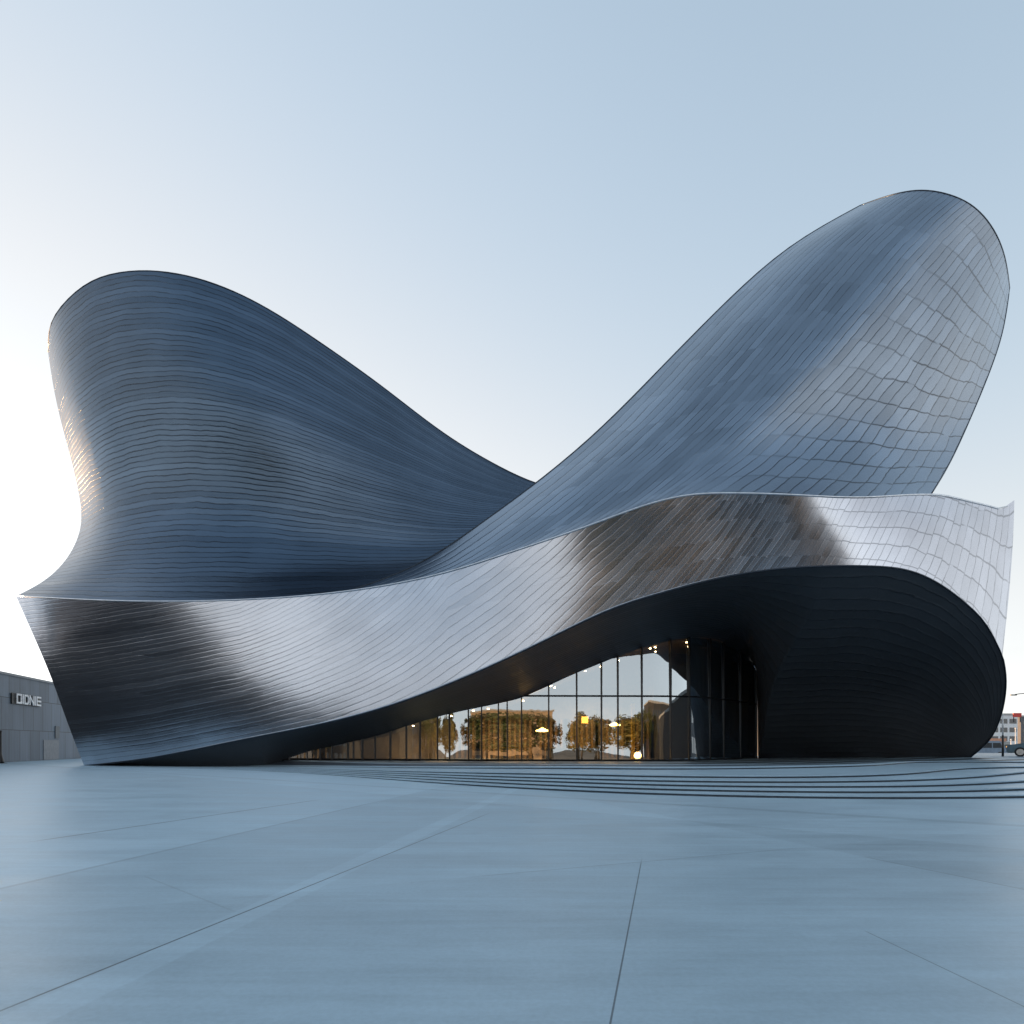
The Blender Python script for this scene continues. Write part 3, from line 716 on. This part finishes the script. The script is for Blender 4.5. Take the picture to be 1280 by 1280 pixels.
vehicle('parked_van', (60.6, 88, 0), 0, vanP, [('side', [(-2.3,1.2),(-.9,1.2),(-.9,1.85),(-2.3,1.85)]), ('side', [(-.8,1.2),(.6,1.2),(.6,1.85),(-.8,1.85)]), ('side', [(.72,1.2),(2.0,1.2),(1.66,1.85),(.72,1.85)]), ('front', [(1.92,1.88),(2.42,1.2)])],
        (-1.6, 1.65), 1.9, simple('slate_blue_paint', (.17, .23, .31), .3, .3), 'slate blue van parked beyond the right end of the museum', 'van', .36, ((2.6, -.7, .72, 'hl'), (2.6, .7, .72, 'hl')))
carP = [(-2.3,.3),(2.3,.3),(2.35,.75),(2.2,.95),(1.1,1.08),(.3,1.62),(-1.5,1.66),(-2.2,1.15),(-2.35,.8)]
vehicle('parked_car', (42.5, 54.7, .64), R(143), carP, [('side', [(-1.7,1.12),(-.55,1.12),(-.55,1.55),(-1.4,1.55)]), ('side', [(-.45,1.12),(.75,1.12),(.25,1.52),(-.45,1.55)]), ('front', [(.34,1.58),(1.06,1.1)])],
        (-1.4, 1.42), 1.85, simple('dark_teal_paint', (.10, .17, .21), .3, .3), 'dark teal car parked at the right edge, nose towards the museum', 'car', .38, ((2.3, .65, .78, 'lens'), (2.3, -.65, .78, 'hl')))
carB = vehicle('parked_car', (86, 118, 0), R(8), carP, [('side', [(-1.7,1.12),(-.55,1.12),(-.55,1.55),(-1.4,1.55)]), ('side', [(-.45,1.12),(.75,1.12),(.25,1.52),(-.45,1.55)])],
        (-1.4, 1.42), 1.85, simple('black_green_paint', (.03, .045, .04), .3, .3), 'small black car farther off, before the pale office block', 'car', .34)
# post
x, y, z = W(1253.5, 947, 57); 
o = empty('marker_post', (x, y, .64), 'thin post, white above and dark below, by the right end of the museum', 'post')
bm = bmesh.new(); cyl(bm, (0,0,0), (0,0,1.75), .085, .08, 10); bmobj('lower_sleeve', bm, simple('post_dark', (.03, .028, .026), .5), o, True)
bm = bmesh.new(); cyl(bm, (0,0,1.75), (0,0,3.55), .06, .05, 10); bmobj('upper_pole', bm, simple('post_white', (.75, .74, .72), .5), o, True)
# street lamp
x, y, z = W(1300, 947, 90)
o = empty('street_lamp', (x, y, 0), 'tall street lamp with a thin curved arm at the right edge', 'lamp')
zt = 1.6+(931-866)/FPX*90
bm = bmesh.new(); tube(bm, [(0,0,0),(0,0,3),(0,0,zt-.6),(-.25,0,zt-.15),(-1,0,zt),(-2.6,0,zt-.12),(-3.3,0,zt-.22)], [.12,.1,.08,.07,.06,.05,.05], 10); bmobj('pole', bm, M['mullion'], o, True)
bm = bmesh.new(); box(bm, -3.9, -3.1, -.14, .14, zt-.36, zt-.22, bev=.03); bmobj('lamp_head', bm, M['mullion'], o)
def far_block(name, px0, px1, ptop, Y, dep_, wallm, label, rows, cols, cat='building', winh=1.3):
    x0 = W(px0, 931, Y)[0]; x1 = W(px1, 931, Y)[0]; zt = W(0, ptop, Y)[2]
    o = empty(name, ((x0+x1)/2, Y, 0), label, cat); hw = (x1-x0)/2
    bm = bmesh.new(); box(bm, -hw, hw, 0, dep_, 0, zt); bmobj('wall', bm, wallm, o)
    bm = bmesh.new(); box(bm, -hw-.2, hw+.2, -.2, dep_+.2, zt+.003, zt+.5); bmobj('roof', bm, M['conc'], o)
    for r in range(rows):
        z = 1.6 + (zt-2.6)*(r+.45)/rows
        for c in range(cols):
            a = -hw + 2*hw*(c+.12)/cols; b = -hw + 2*hw*(c+.88)/cols
            bm = bmesh.new(); box(bm, a, b, -.06, .05, z, z+winh); bmobj('window', bm, M['cglass'], o)
    return o
M['conc'] = simple('pale_concrete', (.36, .35, .33), .8); M['white_wall'] = simple('off_white_render', (.70, .69, .68), .8); M['grey_wall'] = simple('grey_render', (.12, .12, .13), .8)
M['brick'] = simple('sandstone_render', (.36, .26, .17), .85)
far_block('office_building', 1226, 1272, 894, 190, 30, M['white_wall'], 'pale low office building with dark ribbon windows beyond the cars on the right', 3, 4)
far_block('grey_building', 1276, 1420, 896, 235, 30, M['grey_wall'], 'dark grey building cut by the right edge beside the pale office', 3, 9)
x, y, z = W(1271, 894.5, 186)
o = empty('roof_sign', (x, y, z-.6), 'small red sign on the roof corner of the pale office building', 'sign')
bm = bmesh.new(); box(bm, -1.0, 1.2, -.2, .2, .2, 1.3, bev=.05); bmobj('panel', bm, simple('red_sign', (.5, .03, .02), .5), o)
bm = bmesh.new(); box(bm, -.9, -.75, -.1, .1, -1.2, .2); box(bm, .85, 1., -.1, .1, -1.2, .2); bmobj('bracket', bm, M['mullion'], o)
x, y, z = W(1240, 931, 150)
o = empty('low_kiosk', (x, y, 0), 'long low kiosk with a terracotta awning in front of the pale office building', 'kiosk')
bm = bmesh.new(); box(bm, -5, 4, 0, 3, 0, 2.3); bmobj('wall', bm, M['conc'], o)
bm = bmesh.new(); box(bm, -5.3, 2.2, -1.4, 3.2, 2.303, 3.0, bev=.05); bmobj('awning', bm, simple('terracotta_awning', (.55, .27, .17), .8), o)
for px, top in ((1269.5, 911), (1264, 925)):
    x, y, z = W(px, top, 140); o = empty('flag_pole', (x, y, 0), 'taller thin white pole before the pale office building' if top < 915 else 'shorter thin white pole before the pale office building', 'pole')
    bm = bmesh.new(); cyl(bm, (0,0,0), (0,0,z), .12, .09, 8); bmobj('shaft', bm, M['white_wall'], o, True)
    bm = bmesh.new(); bmesh.ops.create_uvsphere(bm, u_segments=8, v_segments=6, radius=.16, matrix=Matrix.Translation((0,0,z+.1))); bmobj('finial', bm, M['white_wall'], o, True)

for nm_, y0_, y1_, z_, m_ in (('added_dark_ground_near', -46, -7, .004, simple('dark_ground_grey', (.045, .047, .05), .9, 0., .1)), ('added_dark_ground_far', -240, -46, .008, simple('dark_ground_green', (.04, .045, .02), .95, 0., .1, var=.3, scale=.3))):
    bm = bmesh.new(); bm.faces.new([bm.verts.new(p) for p in ((-400, y0_, z_), (400, y0_, z_), (400, y1_, z_), (-400, y1_, z_))]); tag(bmobj(nm_, bm, m_), kind='structure')  # unseen dark ground sheets, added behind the camera to darken the band's reflection
# ------------------------------------------------------------------ what the glass mirrors: town and trees across the plaza
def tree_meshes(seed, h, cr, nleaf=2600):
    r = random.Random(seed); bm = bmesh.new()
    tube(bm, [(0,0,0),(.05,0,h*.2),(.1,.05,h*.45),(0,.1,h*.8)], [h*.028,h*.022,h*.015,h*.005], 8)
    cl = []
    for k in range(26):
        a = r.uniform(0, 6.28); rr = cr*math.sqrt(r.random())*.8; z = h*(.35+.6*r.random()); rr *= math.sin(math.pi*min(1, (z/h-.22)/.85))
        c = Vector((rr*math.cos(a), rr*math.sin(a), z)); cl.append((c, cr*r.uniform(.22, .42)))
        if k % 2 == 0: tube(bm, [(0, 0, z*.6), tuple(c*.5+Vector((0,0,z*.38))), tuple(c)], [h*.01, h*.006, h*.003], 5)
    me1 = bpy.data.meshes.new('trunk'); bmesh.ops.recalc_face_normals(bm, faces=bm.faces); bm.to_mesh(me1); bm.free()
    vs, fs = [], []
    for i in range(nleaf):
        c, s = r.choice(cl); d = Vector((r.gauss(0,1), r.gauss(0,1), r.gauss(0,.8))).normalized()*s*(r.random()**.4); p = c+d
        a = Vector((r.gauss(0,1), r.gauss(0,1), r.gauss(0,1))).normalized(); b = a.orthogonal().normalized(); c2 = a.cross(b); l = r.uniform(.14, .34)*h/12
        k = len(vs); vs += [p+b*l, p+c2*l*.6, p-b*l, p-c2*l*.6]; fs.append((k, k+1, k+2, k+3))
    me2 = bpy.data.meshes.new('crown'); me2.from_pydata([tuple(v) for v in vs], [], fs); return me1, me2
def leafm(name, a, b):
    n = N(name); g = n.new('ShaderNodeNewGeometry'); n.bsdf(n.mix(g.outputs['Random Per Island'], a, b), .6, 0., .3); return n.m
M['leaf'] = leafm('dark_green_leaves', (.03, .05, .018), (.07, .09, .03)); M['leafy'] = leafm('yellowing_leaves', (.10, .085, .02), (.18, .14, .03)); M['bark'] = simple('bark', (.09, .07, .05), .9)
tm = [tree_meshes(1, 13, 4.5), tree_meshes(2, 11, 3.8), tree_meshes(3, 14, 4.2)]
m2 = [(tm[0], M['leaf']), (tm[1], M['leafy']), (tm[2], M['leaf'])]
for (a, b), m in m2: a.materials.append(M['bark']); b.materials.append(m)
tl = [(-20, -52, 0), (-9, -60, 2), (22.5, -50, 1), (17, -66, 0), (38, -58, 2), (-33, -56, 0), (52, -60, 0), (-50, -60, 2), (28, -54, 1), (33.5, -49, 1), (6, -62, 2), (12, -58, 0), (26, -64, 2), (31, -66, 0), (37, -64, 0), (1, -58, 0), (42, -52, 2)]
for i, (x, y, k) in enumerate(tl):
    nm = ('dark green', 'yellowing', 'dark green')[k]
    o = empty('tree', (x, y, 0), '%s leafy tree across the plaza, mirrored in the glass' % nm, 'tree', '%s trees mirrored in the glass' % nm, rz=i*1.3)
    (a, b), m = m2[k]
    link('trunk', a, None, o); link('crown', b, None, o)
def back_block(name, x0, x1, Y, dep_, h, m, label, rows, cols):
    o = empty(name, ((x0+x1)/2, Y, 0), label, 'building'); hw = (x1-x0)/2
    bm = bmesh.new(); box(bm, -hw, hw, -dep_, 0, 0, h); bmobj('wall', bm, m, o)
    bm = bmesh.new(); box(bm, -hw-.2, hw+.2, -dep_-.2, .2, h+.003, h+.5); bmobj('roof', bm, M['conc'], o)
    for r in range(rows):
        for c in range(cols):
            z = 1.2+(h-1.5)*r/rows; a = -hw+2*hw*(c+.2)/cols; b = -hw+2*hw*(c+.8)/cols
            bm = bmesh.new(); box(bm, a, b, -.05, .06, z, z+(h-1.5)/rows*.55); bmobj('window', bm, M['cglass'], o)
back_block('apartment_building', 46, 120, -72, 16, 17.5, M['char'], 'tall dark apartment block across the plaza, mirrored in the tallest glass bays', 4, 14)
back_block('unseen_corner_block', 46, 76, 44, 70, 9.5, M['char'], 'unseen low charcoal block added right of the plaza to darken the bending end of the glass', 2, 6)  # unseen block, added so the turned panes mirror dark instead of sky
back_block('sandstone_building', -8, 22, -100, 14, 17, M['brick'], 'long sunlit sandstone building across the plaza, mirrored in the left glass bays', 4, 6)
back_block('stone_building', 84, 120, -96, 14, 13, M['brick'], 'lower sunlit stone block across the plaza right of the dark apartments', 3, 9)
bm = bmesh.new(); nx, ny = 60, 12
hv = [[bm.verts.new((-420+840*i/nx, -240-140*j/ny, (46*math.exp(-((i-23)/8.)**2)+20*math.exp(-((i-46)/8.)**2)+3*math.sin(i*1.3))*math.sin(math.pi*min(1, j/ny*.9+.02)) + rng.uniform(-.6, .6) - .5)) for i in range(nx+1)] for j in range(ny+1)]
for j in range(ny):
    for i in range(nx): bm.faces.new((hv[j][i], hv[j][i+1], hv[j+1][i+1], hv[j+1][i]))
tag(bmobj('hills', bm, simple('dry_hill', (.17, .15, .12), .9, var=.4, scale=.05), None, True), kind='structure')
